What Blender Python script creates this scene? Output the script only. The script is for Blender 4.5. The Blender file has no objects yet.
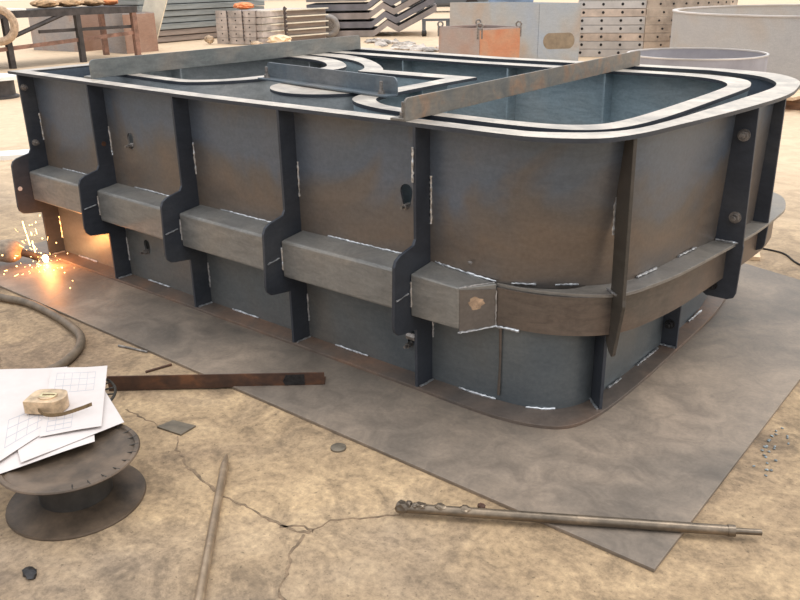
import bpy, bmesh, math, random
from mathutils import Vector, Matrix
random.seed(7)
SC = bpy.context.scene
COL = SC.collection
R = math.radians

# ------------------------------------------------------------------ materials
def lin(c):
    return tuple(((v/255)/12.92 if v/255 <= .04045 else ((v/255+.055)/1.055)**2.4) for v in c) + (1.0,)

def nt(name):
    m = bpy.data.materials.new(name); m.use_nodes = True
    n = m.node_tree; b = n.nodes['Principled BSDF']
    return m, n, b

def noise(n, scale, detail=4, rough=.6, dist=0.0, vec=None):
    t = n.nodes.new('ShaderNodeTexNoise')
    t.inputs['Scale'].default_value = scale; t.inputs['Detail'].default_value = detail
    t.inputs['Roughness'].default_value = rough; t.inputs['Distortion'].default_value = dist
    if vec is not None: n.links.new(vec, t.inputs['Vector'])
    return t.outputs['Fac']

def ramp(n, fac, stops):
    r = n.nodes.new('ShaderNodeValToRGB'); e = r.color_ramp.elements
    while len(e) < len(stops): e.new(.5)
    for el, (p, c) in zip(e, stops): el.position = p; el.color = c if len(c) == 4 else lin(c)
    n.links.new(fac, r.inputs['Fac']); return r.outputs['Color']

def mix(n, fac, a, b, mode='MIX'):
    x = n.nodes.new('ShaderNodeMix'); x.data_type = 'RGBA'; x.blend_type = mode
    for sock, v in ((x.inputs[0], fac), (x.inputs[6], a), (x.inputs[7], b)):
        if hasattr(v, 'is_linked'): n.links.new(v, sock)
        elif isinstance(v, (int, float)): sock.default_value = v
        else: sock.default_value = v if len(v) == 4 else lin(v)
    return x.outputs[2]

def coords(n, scale=(1, 1, 1)):
    tc = n.nodes.new('ShaderNodeTexCoord'); mp = n.nodes.new('ShaderNodeMapping')
    mp.inputs['Scale'].default_value = scale
    n.links.new(tc.outputs['Object'], mp.inputs['Vector']); return mp.outputs['Vector']

def bump(n, b, fac, strength=.2, dist=.01):
    k = n.nodes.new('ShaderNodeBump'); k.inputs['Strength'].default_value = strength
    k.inputs['Distance'].default_value = dist
    n.links.new(fac, k.inputs['Height']); n.links.new(k.outputs['Normal'], b.inputs['Normal'])

def plain(name, c, rough=.7, metal=0.0, var=.12, scale=9.0, scl=(1, 1, 1), bmp=.1):
    m, n, b = nt(name); v = coords(n, scl)
    f = noise(n, scale, 5, .65, 0, v)
    d = tuple(max(0, int(x*(1-var*1.6))) for x in c); u = tuple(min(255, int(x*(1+var))) for x in c)
    n.links.new(ramp(n, f, [(.3, d), (.7, u)]), b.inputs['Base Color'])
    b.inputs['Roughness'].default_value = rough; b.inputs['Metallic'].default_value = metal
    if bmp: bump(n, b, noise(n, scale*6, 3, .6, 0, v), bmp, .003)
    return m

def mill(name, c1, c2, c3, metal=.55, rough=.42, scale=1.7, stretch=(1, 1, 1), smear=.35, band=None):
    """rolled steel plate with mill scale: three tones in big soft clouds plus fine smears"""
    m, n, b = nt(name); v = coords(n, stretch)
    f = noise(n, scale, 3, .55, .6, v)
    base = ramp(n, f, [(.3, c1), (.5, c2), (.68, c3)])
    if band:
        sx = n.nodes.new('ShaderNodeSeparateXYZ'); n.links.new(v, sx.inputs[0])
        q = n.nodes.new('ShaderNodeMath'); q.operation = 'MULTIPLY_ADD'; n.links.new(noise(n, 1.6, 4, .55, .8, v), q.inputs[0]); q.inputs[1].default_value = 1.15; n.links.new(sx.outputs['Z'], q.inputs[2])
        mr = n.nodes.new('ShaderNodeMapRange'); n.links.new(q.outputs[0], mr.inputs['Value']); mr.inputs['From Min'].default_value = .30; mr.inputs['From Max'].default_value = 1.8
        base = mix(n, .7, base, ramp(n, mr.outputs[0], band))
    g = noise(n, 22, 6, .7, 1.2, coords(n, (.35, .35, 1.3)))
    base = mix(n, smear, base, ramp(n, g, [(.35, (132, 132, 132)), (.62, (214, 212, 208))]), 'OVERLAY')
    h = noise(n, 70, 4, .7, 0, v)
    base = mix(n, .18, base, ramp(n, h, [(.35, (130, 130, 130)), (.7, (220, 218, 214))]), 'OVERLAY')
    n.links.new(base, b.inputs['Base Color'])
    b.inputs['Metallic'].default_value = metal*.75
    r = n.nodes.new('ShaderNodeMapRange'); n.links.new(g, r.inputs['Value'])
    r.inputs['To Min'].default_value = rough-.16; r.inputs['To Max'].default_value = rough+.12
    n.links.new(r.outputs[0], b.inputs['Roughness'])
    bump(n, b, h, .08, .002)
    return m

M = {}
M['shell'] = mill('mill_scale_plate', (92, 98, 104), (112, 108, 104), (130, 116, 104), .6, .40, 1.5, smear=.16, band=[(.40, (120, 112, 106)), (.53, (130, 114, 100)), (.64, (114, 108, 104)), (.73, (100, 114, 132)), (.83, (100, 114, 130)), (.95, (112, 112, 112))])
M['shelllow'] = mill('blue_mill_scale_plate', (96, 104, 110), (112, 117, 119), (124, 120, 114), .6, .42, 1.3, smear=.18)
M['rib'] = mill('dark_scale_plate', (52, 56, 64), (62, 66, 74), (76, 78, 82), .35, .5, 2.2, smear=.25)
M['ribbrown'] = mill('olive_brown_plate', (70, 66, 60), (82, 76, 70), (96, 88, 80), .4, .5, 2.2, smear=.25)
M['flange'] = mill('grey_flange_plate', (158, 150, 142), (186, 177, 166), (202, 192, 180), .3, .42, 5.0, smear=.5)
M['botflange'] = mill('brown_flange_plate', (96, 90, 86), (118, 104, 94), (140, 112, 94), .4, .5, 2.5)
M['midflange'] = mill('grey_mid_flange_plate', (128, 124, 120), (138, 132, 124), (146, 136, 124), .4, .45, 2.0)
M['beam'] = mill('brushed_grey_tube', (134, 134, 132), (144, 142, 138), (152, 146, 138), .55, .4, 2.4)
M['band'] = mill('brown_band_plate', (96, 90, 84), (116, 102, 92), (128, 110, 96), .5, .45, 2.0)
M['core'] = mill('blue_core_plate', (146, 166, 178), (162, 178, 186), (176, 180, 180), .5, .42, 1.4)
M['corelit'] = mill('lit_core_plate', (160, 168, 172), (176, 180, 182), (190, 188, 184), .4, .42, 1.6)  # paler core copy: light missing in the narrow gap put into its colour
M['bar'] = mill('grey_angle_bar', (108, 114, 114), (124, 126, 124), (140, 134, 126), .45, .45, 3.0)
M['bluebar'] = mill('blue_grey_angle_bar', (92, 106, 118), (108, 118, 126), (126, 128, 130), .45, .42, 3.0)
M['tanrod'] = mill('tan_rod_steel', (128, 112, 94), (152, 132, 110), (176, 156, 132), .5, .42, 9.0, smear=.4)
M['rustbar'] = mill('rust_speckled_angle_bar', (112, 110, 106), (128, 120, 110), (150, 122, 100), .35, .55, 9.0, smear=.35)
M['rust'] = mill('rusty_steel', (66, 48, 40), (84, 58, 44), (112, 74, 50), .2, .65, 12.0, smear=.4)
M['weld'] = plain('bright_weld', (196, 198, 200), .3, .8, .2, 60)
M['bolt'] = plain('worn_bolt_steel', (132, 126, 120), .4, .5, .25, 40)
M['darkbolt'] = plain('dark_bolt_steel', (58, 56, 56), .45, .6, .2, 40)
M['scuff'] = plain('bare_scuffed_patch', (178, 150, 124), .6, .2, .2, 30)
M['floorplate'] = mill('floor_plate_steel', (104, 96, 88), (130, 118, 106), (154, 138, 122), .2, .55, 1.6, smear=.4)
M['paper'] = plain('white_paper', (208, 199, 194), .8, 0, .03, 5, bmp=0)
M['ink'] = plain('pencil_line', (172, 172, 178), .8, 0, .03, 5, bmp=0)
M['spool'] = plain('brown_dusty_plastic', (88, 74, 60), .55, .05, .25, 8)
M['spooldark'] = plain('black_dusty_plastic', (58, 54, 50), .5, .05, .25, 8)
M['wire'] = plain('black_wire', (60, 56, 50), .5, .3, .15, 20)
M['tape'] = plain('worn_tan_metal', (190, 164, 132), .4, .25, .18, 25)
M['tapelabel'] = plain('tape_label', (205, 192, 150), .6, 0, .1, 60)
M['strap'] = plain('brown_strap', (118, 96, 66), .8, 0, .15, 60)
M['hose'] = plain('grey_rubber_hose', (112, 98, 82), .6, 0, .12, 20)
M['rod'] = mill('worn_rod_steel', (96, 86, 76), (116, 104, 90), (142, 126, 108), .8, .36, 9.0, smear=.5)
M['tile'] = plain('small_grey_plate', (112, 102, 88), .6, .2, .12, 20)
M['gun'] = plain('dark_rubber', (46, 40, 36), .7, 0, .2, 30)
M['gungrey'] = plain('grey_cloth_wrap', (150, 134, 116), .8, 0, .15, 30)
M['crack'] = plain('dirt_in_crack', (128, 108, 86), .9, 0, .2, 30)
M['rustbin'] = mill('rusty_bin_plate', (168, 152, 146), (172, 156, 148), (176, 148, 134), .1, .7, 1.6, smear=.15)
M['rustbinside'] = mill('orange_rust_bin_plate', (188, 150, 124), (194, 142, 110), (196, 130, 96), .1, .7, 2.6, smear=.2)
M['binA'] = mill('grey_bin_plate', (150, 148, 150), (168, 158, 152), (166, 128, 108), .1, .7, 1.1, smear=.25)
M['binB'] = mill('red_rust_bin_plate', (150, 116, 98), (160, 128, 110), (172, 142, 126), .1, .7, 1.3, smear=.25)
M['bigbox'] = mill('pale_tank_plate', (170, 180, 192), (180, 182, 182), (186, 168, 152), .2, .55, 1.0, smear=.15)
M['drill'] = plain('drilled_grey_plate', (190, 178, 170), .6, .15, .14, 3)
M['pale'] = plain('pale_galvanised_plate', (204, 198, 192), .55, .15, .08, 1.4)
M['palewarm'] = plain('pale_rust_stained_plate', (202, 184, 168), .6, .1, .14, 2.2)
M['curved'] = plain('dusty_curved_plate', (186, 168, 150), .65, .1, .12, 4)
M['hole'] = plain('dark_hole', (40, 36, 36), .9, 0, 0, 5, bmp=0)
M['ring'] = mill('pale_ring_plate', (178, 176, 176), (186, 184, 182), (186, 174, 162), .2, .55, .9, smear=.12)
M['ringin'] = plain('grey_ring_inside', (176, 174, 176), .6, .1, .06, 2)
M['tank'] = plain('blue_grey_tank_plate', (160, 158, 164), .5, .2, .08, 1.5)
M['timber'] = plain('grey_weathered_board', (138, 142, 140), .75, 0, .14, 3, (.3, .3, 4))
M['timber2'] = plain('brown_weathered_board', (148, 134, 124), .75, 0, .14, 3, (.3, .3, 4))
M['curvedin'] = plain('shadowed_dusty_plate', (150, 134, 112), .8, 0, .1, 6)
M['zig'] = plain('grey_folded_sheet', (150, 140, 134), .55, .2, .12, 1.5)
M['zigd'] = plain('dark_folded_sheet', (118, 116, 120), .55, .2, .12, 1.5)
M['frame'] = plain('dark_table_steel', (74, 68, 66), .6, .3, .2, 6)
M['framerust'] = plain('rusty_table_steel', (140, 106, 90), .7, .1, .2, 6)
M['white'] = plain('white_board', (240, 238, 232), .7, 0, .03, 5, bmp=0)
M['cream'] = plain('cream_board', (232, 222, 202), .7, 0, .06, 3)
M['sack'] = plain('tan_sackcloth', (176, 142, 106), .9, 0, .25, 12)
M['rope'] = plain('tan_webbing', (186, 160, 134), .9, 0, .12, 20)
M['orange'] = plain('orange_cloth', (232, 148, 96), .8, 0, .1, 6)
M['redcloth'] = plain('red_white_cloth', (222, 150, 126), .85, 0, .5, 5)
M['yellowcloth'] = plain('pale_yellow_cloth', (244, 214, 176), .85, 0, .06, 5)
M['chain'] = plain('dark_chain', (92, 82, 78), .6, .4, .2, 20)
M['tyre'] = plain('dusty_rubber', (150, 144, 138), .8, 0, .1, 10)
M['car'] = plain('dark_car_paint', (96, 100, 106), .4, .1, .05, 3)
M['glass'] = plain('car_window', (160, 170, 176), .2, 0, .03, 3, bmp=0)
M['wood'] = plain('fresh_sawn_wood', (226, 194, 158), .75, 0, .1, 3, (.4, 4, 4))
M['woodold'] = plain('old_brown_wood', (134, 104, 80), .8, 0, .2, 4, (.4, 4, 4))
M['barrel'] = plain('dark_barrel', (78, 74, 74), .6, .2, .2, 4)
M['rubble'] = plain('pale_scrap', (176, 166, 156), .8, .1, .3, 3)
M['wall'] = plain('far_pale_wall', (205, 205, 205), .8, 0, .06, .3)
M['blue'] = plain('blue_sheet', (120, 140, 170), .7, 0, .1, 2)
M['chip'] = plain('grey_slag_chip', (128, 136, 138), .5, .3, .3, 30)

def emit(name, c, s):
    m, n, b = nt(name)
    b.inputs['Base Color'].default_value = (0, 0, 0, 1)
    b.inputs['Emission Color'].default_value = c; b.inputs['Emission Strength'].default_value = s
    return m
M['spark'] = emit('glowing_spark', (1, .55, .18, 1), 9)
M['arc'] = emit('arc_glow', (1, .72, .35, 1), 30)

# concrete floor -------------------------------------------------------
def floor_mat():
    m, n, b = nt('dusty_concrete_floor'); v = coords(n)
    big = noise(n, .9, 5, .6, .8, v); mid = noise(n, 4.5, 6, .7, 1.5, v); fine = noise(n, 42, 6, .75, 0, v)
    c = ramp(n, big, [(.3, (136, 117, 98)), (.5, (166, 144, 116)), (.68, (188, 164, 132))])
    st = noise(n, .55, 4, .6, 1.0, coords(n, (1, 1.3, 1)))
    c = mix(n, ramp(n, st, [(.52, (0, 0, 0, 1)), (.68, (.75, .75, .75, 1))]), c, (140, 126, 112))
    c = mix(n, .75, c, ramp(n, mid, [(.32, (118, 114, 110)), (.52, (186, 182, 176)), (.7, (214, 212, 206))]), 'OVERLAY')
    c = mix(n, .55, c, ramp(n, fine, [(.3, (92, 90, 88)), (.5, (180, 178, 174)), (.72, (232, 230, 226))]), 'OVERLAY')
    sp = noise(n, 75, 2, .5, 0, v)
    spk = ramp(n, sp, [(.27, (0, 0, 0)), (.33, (255, 255, 255))])
    c = mix(n, 1.0, c, mix(n, .45, (255, 255, 255), spk), 'MULTIPLY')
    # far dusty ground: sunlit brightness put into a paler colour by distance
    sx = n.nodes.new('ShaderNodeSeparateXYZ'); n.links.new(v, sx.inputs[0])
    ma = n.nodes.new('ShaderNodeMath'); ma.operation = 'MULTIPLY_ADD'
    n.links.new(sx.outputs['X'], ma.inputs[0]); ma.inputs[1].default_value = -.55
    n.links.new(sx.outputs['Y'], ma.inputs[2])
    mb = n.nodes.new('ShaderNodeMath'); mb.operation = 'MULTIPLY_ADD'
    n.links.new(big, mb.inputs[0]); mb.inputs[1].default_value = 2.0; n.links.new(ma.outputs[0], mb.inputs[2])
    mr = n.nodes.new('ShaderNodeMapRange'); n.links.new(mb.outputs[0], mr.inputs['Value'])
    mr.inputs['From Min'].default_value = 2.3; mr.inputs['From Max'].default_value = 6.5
    sunlit_ground = ramp(n, mid, [(.3, (196, 170, 140)), (.6, (216, 190, 158))])
    c = mix(n, mr.outputs[0], c, sunlit_ground)
    n.links.new(c, b.inputs['Base Color'])
    b.inputs['Roughness'].default_value = .78
    bump(n, b, fine, .35, .004)
    return m
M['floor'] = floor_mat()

# ------------------------------------------------------------------ mesh helpers
class MB:
    def __init__(s): s.b = bmesh.new()
    def face(s, vs):
        try: return s.b.faces.new(vs)
        except ValueError: return None
    def box(s, c, size, rz=0.0, rx=0.0, ry=0.0):
        mt = Matrix.Translation(c) @ Matrix.Rotation(rz, 4, 'Z') @ Matrix.Rotation(ry, 4, 'Y') @ Matrix.Rotation(rx, 4, 'X')
        h = Vector(size)/2; v = []
        for z in (-1, 1):
            for x, y in ((-1, -1), (1, -1), (1, 1), (-1, 1)):
                v.append(s.b.verts.new(mt @ Vector((x*h.x, y*h.y, z*h.z))))
        for f in ((3, 2, 1, 0), (4, 5, 6, 7), (0, 1, 5, 4), (1, 2, 6, 5), (2, 3, 7, 6), (3, 0, 4, 7)): s.face([v[i] for i in f])
        return s
    def prism(s, pts, z0, z1):
        a = [s.b.verts.new((p[0], p[1], z0)) for p in pts]; c = [s.b.verts.new((p[0], p[1], z1)) for p in pts]
        s.face(a[::-1]); s.face(c); k = len(pts)
        for i in range(k): s.face([a[i], a[(i+1) % k], c[(i+1) % k], c[i]])
        return s
    def plate(s, o, ang, pts, th):
        """upright plate: polygon of (t, z) in the vertical plane through o along ang"""
        u = Vector((math.cos(ang), math.sin(ang), 0)); w = Vector((-u.y, u.x, 0))*th/2; o = Vector((o[0], o[1], 0))
        A = [s.b.verts.new(o+u*t+w+Vector((0, 0, z))) for t, z in pts]
        B = [s.b.verts.new(o+u*t-w+Vector((0, 0, z))) for t, z in pts]
        s.face(A); s.face(B[::-1]); k = len(pts)
        for i in range(k): s.face([A[i], B[i], B[(i+1) % k], A[(i+1) % k]])
        return s
    def ring(s, A, B, z0, z1, closed=True):
        """flat strip between two matched plan outlines, z0..z1 thick"""
        L = [[s.b.verts.new((p[0], p[1], z)) for p in P] for P, z in ((A, z0), (B, z0), (B, z1), (A, z1))]
        k = len(A)
        for i in range(k if closed else k-1):
            j = (i+1) % k
            for q in range(4): s.face([L[q][i], L[q][j], L[(q+1) % 4][j], L[(q+1) % 4][i]])
        if not closed:
            s.face([L[q][0] for q in range(4)]); s.face([L[q][k-1] for q in (3, 2, 1, 0)])
        return s
    def wall(s, P0, P1, z0, z1, th, closed=True):
        """sheet wall lofted from plan P0 at z0 to plan P1 at z1, th thick to the left of travel"""
        Q0 = offs(P0, th, closed); Q1 = offs(P1, th, closed)
        L = [[s.b.verts.new((p[0], p[1], z)) for p in P] for P, z in ((P0, z0), (Q0, z0), (Q1, z1), (P1, z1))]
        k = len(P0)
        for i in range(k if closed else k-1):
            j = (i+1) % k
            for q in range(4): s.face([L[q][i], L[q][j], L[(q+1) % 4][j], L[(q+1) % 4][i]])
        if not closed:
            s.face([L[q][0] for q in range(4)]); s.face([L[q][k-1] for q in (3, 2, 1, 0)])
        return s
    def tubebox(s, x0, x1):
        pr = [(.088, .330), (-.036, .330), (-.036, .484), (.088, .500)]
        A = [s.b.verts.new((x0, y, z)) for y, z in pr]; B = [s.b.verts.new((x1, y, z)) for y, z in pr]
        s.face(A); s.face(B[::-1])
        for i in range(4): s.face([A[i], B[i], B[(i+1) % 4], A[(i+1) % 4]])
        return s
    def cyl(s, a, b, r, n=14, r2=None, caps=True):
        a = Vector(a); b = Vector(b); r2 = r if r2 is None else r2
        d = (b-a).normalized(); x = d.orthogonal().normalized(); y = d.cross(x)
        A = []; B = []
        for i in range(n):
            t = 2*math.pi*i/n; e = x*math.cos(t)+y*math.sin(t)
            A.append(s.b.verts.new(a+e*r)); B.append(s.b.verts.new(b+e*r2))
        for i in range(n): s.face([A[i], A[(i+1) % n], B[(i+1) % n], B[i]])
        if caps: s.face(A[::-1]); s.face(B)
        return s
    def tube(s, pts, r, n=10, rs=None):
        pts = [Vector(p) for p in pts]; prev = None; rings = []
        for i, p in enumerate(pts):
            d = (pts[min(i+1, len(pts)-1)]-pts[max(i-1, 0)]).normalized()
            x = d.orthogonal().normalized() if prev is None else (prev-d*prev.dot(d)).normalized()
            prev = x; y = d.cross(x); rr = rs[i] if rs else r
            rings.append([s.b.verts.new(p+(x*math.cos(2*math.pi*k/n)+y*math.sin(2*math.pi*k/n))*rr) for k in range(n)])
        for a, b in zip(rings, rings[1:]):
            for k in range(n): s.face([a[k], a[(k+1) % n], b[(k+1) % n], b[k]])
        s.face(rings[0][::-1]); s.face(rings[-1]); return s
    def lathe(s, c, prof, n=48, squash=1.0):
        c = Vector(c); rings = []
        for r, z in prof:
            rings.append([s.b.verts.new(c+Vector((r*math.cos(2*math.pi*k/n), r*math.sin(2*math.pi*k/n)*squash, z))) for k in range(n)])
        for a, b in zip(rings, rings[1:]):
            for k in range(n): s.face([a[k], a[(k+1) % n], b[(k+1) % n], b[k]])
        return s
    def torus(s, c, Rr, r, mt=None, n=28, m=8):
        c = Vector(c); mt = mt or Matrix.Identity(3); rings = []
        for i in range(n):
            t = 2*math.pi*i/n
            rings.append([s.b.verts.new(c+mt @ Vector(((Rr+r*math.cos(2*math.pi*k/m))*math.cos(t), (Rr+r*math.cos(2*math.pi*k/m))*math.sin(t), r*math.sin(2*math.pi*k/m)))) for k in range(m)])
        for i in range(n):
            a = rings[i]; b = rings[(i+1) % n]
            for k in range(m): s.face([a[k], b[k], b[(k+1) % m], a[(k+1) % m]])
        return s
    def blob(s, c, size, amp=.15, sub=2, seed=0):
        rd = random.Random(seed); g = bmesh.ops.create_icosphere(s.b, subdivisions=sub, radius=1.0)
        c = Vector(c)
        for v in g['verts']:
            k = 1+rd.uniform(-amp, amp); v.co = c+Vector((v.co.x*size[0]*k, v.co.y*size[1]*k, v.co.z*size[2]*k))
        return s

def offs(P, th, closed):
    k = len(P); out = []
    for i in range(k):
        a = P[(i-1) % k] if closed or i > 0 else P[i]; c = P[(i+1) % k] if closed or i < k-1 else P[i]
        dx, dy = c[0]-a[0], c[1]-a[1]; l = math.hypot(dx, dy) or 1
        out.append((P[i][0]-dy/l*th, P[i][1]+dx/l*th))
    return out

def smooth(P, n=5):
    """Catmull-Rom through an open list of plan points"""
    out = []
    for i in range(len(P)-1):
        p0 = P[max(i-1, 0)]; p1 = P[i]; p2 = P[i+1]; p3 = P[min(i+2, len(P)-1)]
        for q in range(n):
            t = q/n
            out.append(tuple(.5*((2*p1[k])+(-p0[k]+p2[k])*t+(2*p0[k]-5*p1[k]+4*p2[k]-p3[k])*t*t+(-p0[k]+3*p1[k]-3*p2[k]+p3[k])*t**3) for k in range(len(p1))))
    out.append(tuple(P[-1])); return out

WARP = False
def finish(name, mb, mat, shade=False, bev=0.0):
    if WARP:                                    # the long mould bows up a little towards its far left end
        for v in mb.b.verts:
            k = min(1, max(0, (-v.co.x-.9)/1.7)); v.co.z += .024*k*min(1, max(0, (v.co.z-.02)/.35))
    bmesh.ops.recalc_face_normals(mb.b, faces=mb.b.faces)
    me = bpy.data.meshes.new(name); mb.b.to_mesh(me); mb.b.free()
    o = bpy.data.objects.new(name, me); COL.objects.link(o)
    me.materials.append(M[mat] if isinstance(mat, str) else mat)
    if shade:
        for p in me.polygons: p.use_smooth = True
        md = o.modifiers.new('edges', 'EDGE_SPLIT'); md.split_angle = R(38)
    if bev:
        md = o.modifiers.new('bevel', 'BEVEL'); md.width = bev; md.segments = 2; md.limit_method = 'ANGLE'; md.angle_limit = R(50)
    return o

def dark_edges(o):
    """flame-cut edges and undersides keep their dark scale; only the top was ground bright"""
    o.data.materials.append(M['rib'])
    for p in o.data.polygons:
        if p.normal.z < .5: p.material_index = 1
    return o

def tag(o, label=None, cat=None, group=None, kind=None):
    if label: o['label'] = label
    if cat: o['category'] = cat
    if group: o['group'] = group
    if kind: o['kind'] = kind
    return o

def thing(name, loc, label, cat, group=None):
    o = bpy.data.objects.new(name, None); COL.objects.link(o); o.location = loc; o.empty_display_size = .1
    return tag(o, label, cat, group)

def part(name, mb, mat, parent, label=None, shade=False, bev=0.0, kind=None):
    o = finish(name, mb, mat, shade, bev); o.parent = parent
    if parent.type == 'EMPTY': o.location = -Vector(parent.location)
    return tag(o, label, None, None, kind)

def solo(name, mb, mat, label, cat, group=None, shade=False, bev=0.0, kind=None):
    o = finish(name, mb, mat, shade, bev)
    xs = [v.co for v in o.data.vertices]
    c = Vector(((min(v.x for v in xs)+max(v.x for v in xs))/2, (min(v.y for v in xs)+max(v.y for v in xs))/2, min(v.z for v in xs)))
    o.data.transform(Matrix.Translation(-c)); o.location = c
    return tag(o, label, cat, group, kind)

def subpart(name, mb, mat, parent_mesh, **k):
    """child of a part: the part's mesh is already in world space through its parent's offset"""
    o = finish(name, mb, mat, k.get('shade', False), k.get('bev', 0)); o.parent = parent_mesh
    return tag(o, k.get('label'))

# ------------------------------------------------------------------ setting
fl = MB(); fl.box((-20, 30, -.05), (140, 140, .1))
floor = finish('floor', fl, 'floor'); tag(floor, 'dusty stained concrete floor with sunlit far yard painted in as paler colour', 'floor', kind='structure')

def crack(pts, w, seed):
    rd = random.Random(seed); P = []
    for (x0, y0), (x1, y1) in zip(pts, pts[1:]):
        k = max(2, int(math.hypot(x1-x0, y1-y0)/.018))
        for i in range(k): P.append((x0+(x1-x0)*i/k+rd.uniform(-.006, .006), y0+(y1-y0)*i/k+rd.uniform(-.006, .006)))
    P.append(pts[-1]); A = []; B = []
    for i, p in enumerate(P):
        a = P[max(i-1, 0)]; c = P[min(i+1, len(P)-1)]; dx, dy = c[0]-a[0], c[1]-a[1]; l = math.hypot(dx, dy) or 1
        ww = w*rd.uniform(.25, 1.0); A.append((p[0]-dy/l*ww, p[1]+dx/l*ww)); B.append((p[0]+dy/l*ww, p[1]-dx/l*ww))
    b = MB(); b.ring(A, B, -.002, .0012, False)
    o = finish('floor_crack', b, 'crack'); o.parent = floor; return o
crack([(-.756, -.744), (-.677, -.739), (-.575, -.74)], .005, 1)
crack([(-.452, -.738), (-.38, -.795), (-.278, -.836), (-.122, -.861), (-.056, -.875), (.01, -.862), (.142, -.863), (.221, -.859), (.275, -.834)], .006, 7)
crack([(.275, -.834), (.278, -.756), (.351, -.688), (.422, -.615)], .0035, 2)
crack([(.27, -.849), (.299, -.933), (.348, -.995), (.373, -1.047), (.439, -1.067)], .005, 3)
crack([(.19, -.862), (.235, -.825), (.275, -.82)], .009, 4)
crack([(1.2, .75), (1.32, .62), (1.40, .60), (1.6, .45)], .005, 5)
crack([(-1.9, -.9), (-1.66, -.78), (-1.45, -.86)], .005, 6)

fw = MB(); fw.box((-46, 52, 2.2), (46, .4, 4.4), R(40))
tag(finish('wall_back', fw, 'wall'), 'pale wall far across the yard', 'wall', kind='structure')

# ------------------------------------------------------------------ floor plate
b = MB(); b.prism([(-2.95, -.40), (1.095, -.40), (1.095, 2.0), (.82, 2.08), (.45, 2.2), (-2.95, 2.3)], 0, .012)
solo('steel_floor_plate', b, 'floorplate', 'large flat brown-grey steel plate lying on the floor beneath the big mould', 'steel plate', bev=.002)

# ------------------------------------------------------------------ the outer mould
WARP = True
S = .657; ZB = .012; ZT = 1.0
XR = [-(4-k)*S for k in range(5)]
XL = -2.70
mould = thing('steel_mould', (-1.0, 1.05, ZB), 'huge dark steel casting mould with flanged rounded end and ribbed sides on the steel plate', 'steel mould')

shell_top = [(XL+.08, .08), (-1.2, .08), (0, .08)] + smooth([(.2, .075), (.32, .078), (.428, .09), (.571, .165), (.648, .285), (.682, .5), (.70, .8), (.716, 1.05), (.744, 1.38), (.735, 1.57), (.665, 1.78), (.52, 1.94), (.25, 2.05)], 5) + [(-1.0, 2.05), (XL+.08, 2.05)]
shell_mid = [(XL+.08, .082), (-1.2, .082), (0, .082)] + smooth([(.2, .09), (.30, .115), (.405, .160), (.54, .268), (.622, .397), (.65, .6), (.668, .842), (.702, 1.063), (.728, 1.385), (.72, 1.6), (.65, 1.80), (.5, 1.95), (.25, 2.05)], 5) + [(-1.0, 2.05), (XL+.08, 2.05)]
shell_low = [(XL+.08, .092), (-1.2, .092), (0, .092)] + smooth([(.18, .094), (.285, .10), (.40, .118), (.485, .16), (.54, .245), (.56, .36), (.566, .6), (.568, .903), (.562, 1.25), (.535, 1.5), (.47, 1.75), (.36, 1.93), (.15, 2.05)], 5) + [(-1.0, 2.05), (XL+.08, 2.05)]

def cut(o, cutters):
    """round bolt holes really cut through the sheet"""
    cb = MB()
    for x, z, r, z2, r2 in cutters:               # keyhole slot: round top, narrower round foot
        P = [(r*math.cos(R(a)), z+r*math.sin(R(a))) for a in range(-20, 201, 20)] + [(r2*math.cos(R(a)), z2+r2*math.sin(R(a))) for a in range(180, 361, 20)]
        cb.plate((x, .09), 0, P, .14)
    bmesh.ops.recalc_face_normals(cb.b, faces=cb.b.faces)
    me = bpy.data.meshes.new('cut'); cb.b.to_mesh(me); cb.b.free(); c = bpy.data.objects.new('cut', me); COL.objects.link(c)
    md = o.modifiers.new('holes', 'BOOLEAN'); md.operation = 'DIFFERENCE'; md.object = c; md.solver = 'EXACT'
    bpy.context.view_layer.update(); dg = bpy.context.evaluated_depsgraph_get()
    nm = bpy.data.meshes.new_from_object(o.evaluated_get(dg)); nm.name = o.name
    o.modifiers.clear(); o.data = nm; bpy.data.objects.remove(c); bpy.data.meshes.remove(me)

b = MB(); b.wall(shell_mid, shell_top, .46, .99, .009)
up = part('upper_shell', b, 'shell', mould)
cut(up, [(-1.79, .754, .025, .718, .017), (-.10, .738, .028, .700, .019)])
b = MB(); b.wall(shell_low, shell_low, .02, .468, .009)
lo = part('lower_shell', b, 'shelllow', mould, label='bluish lower shell plate')
cut(lo, [(-1.79, .220, .025, .186, .017), (-.095, .182, .022, .152, .016)])
for o in (up, lo):
    for p in o.data.polygons: p.use_smooth = True
    md = o.modifiers.new('edges', 'EDGE_SPLIT'); md.split_angle = R(25)
for x, z in ((-1.795, .705), (-.10, .685), (-1.792, .178), (-.095, .142)):
    b = MB(); b.cyl((x, .094, z), (x, .066, z), .011, 6).cyl((x, .075, z), (x, .05, z), .006, 10)
    part('bolt', b, 'bolt', mould, shade=True)

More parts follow.
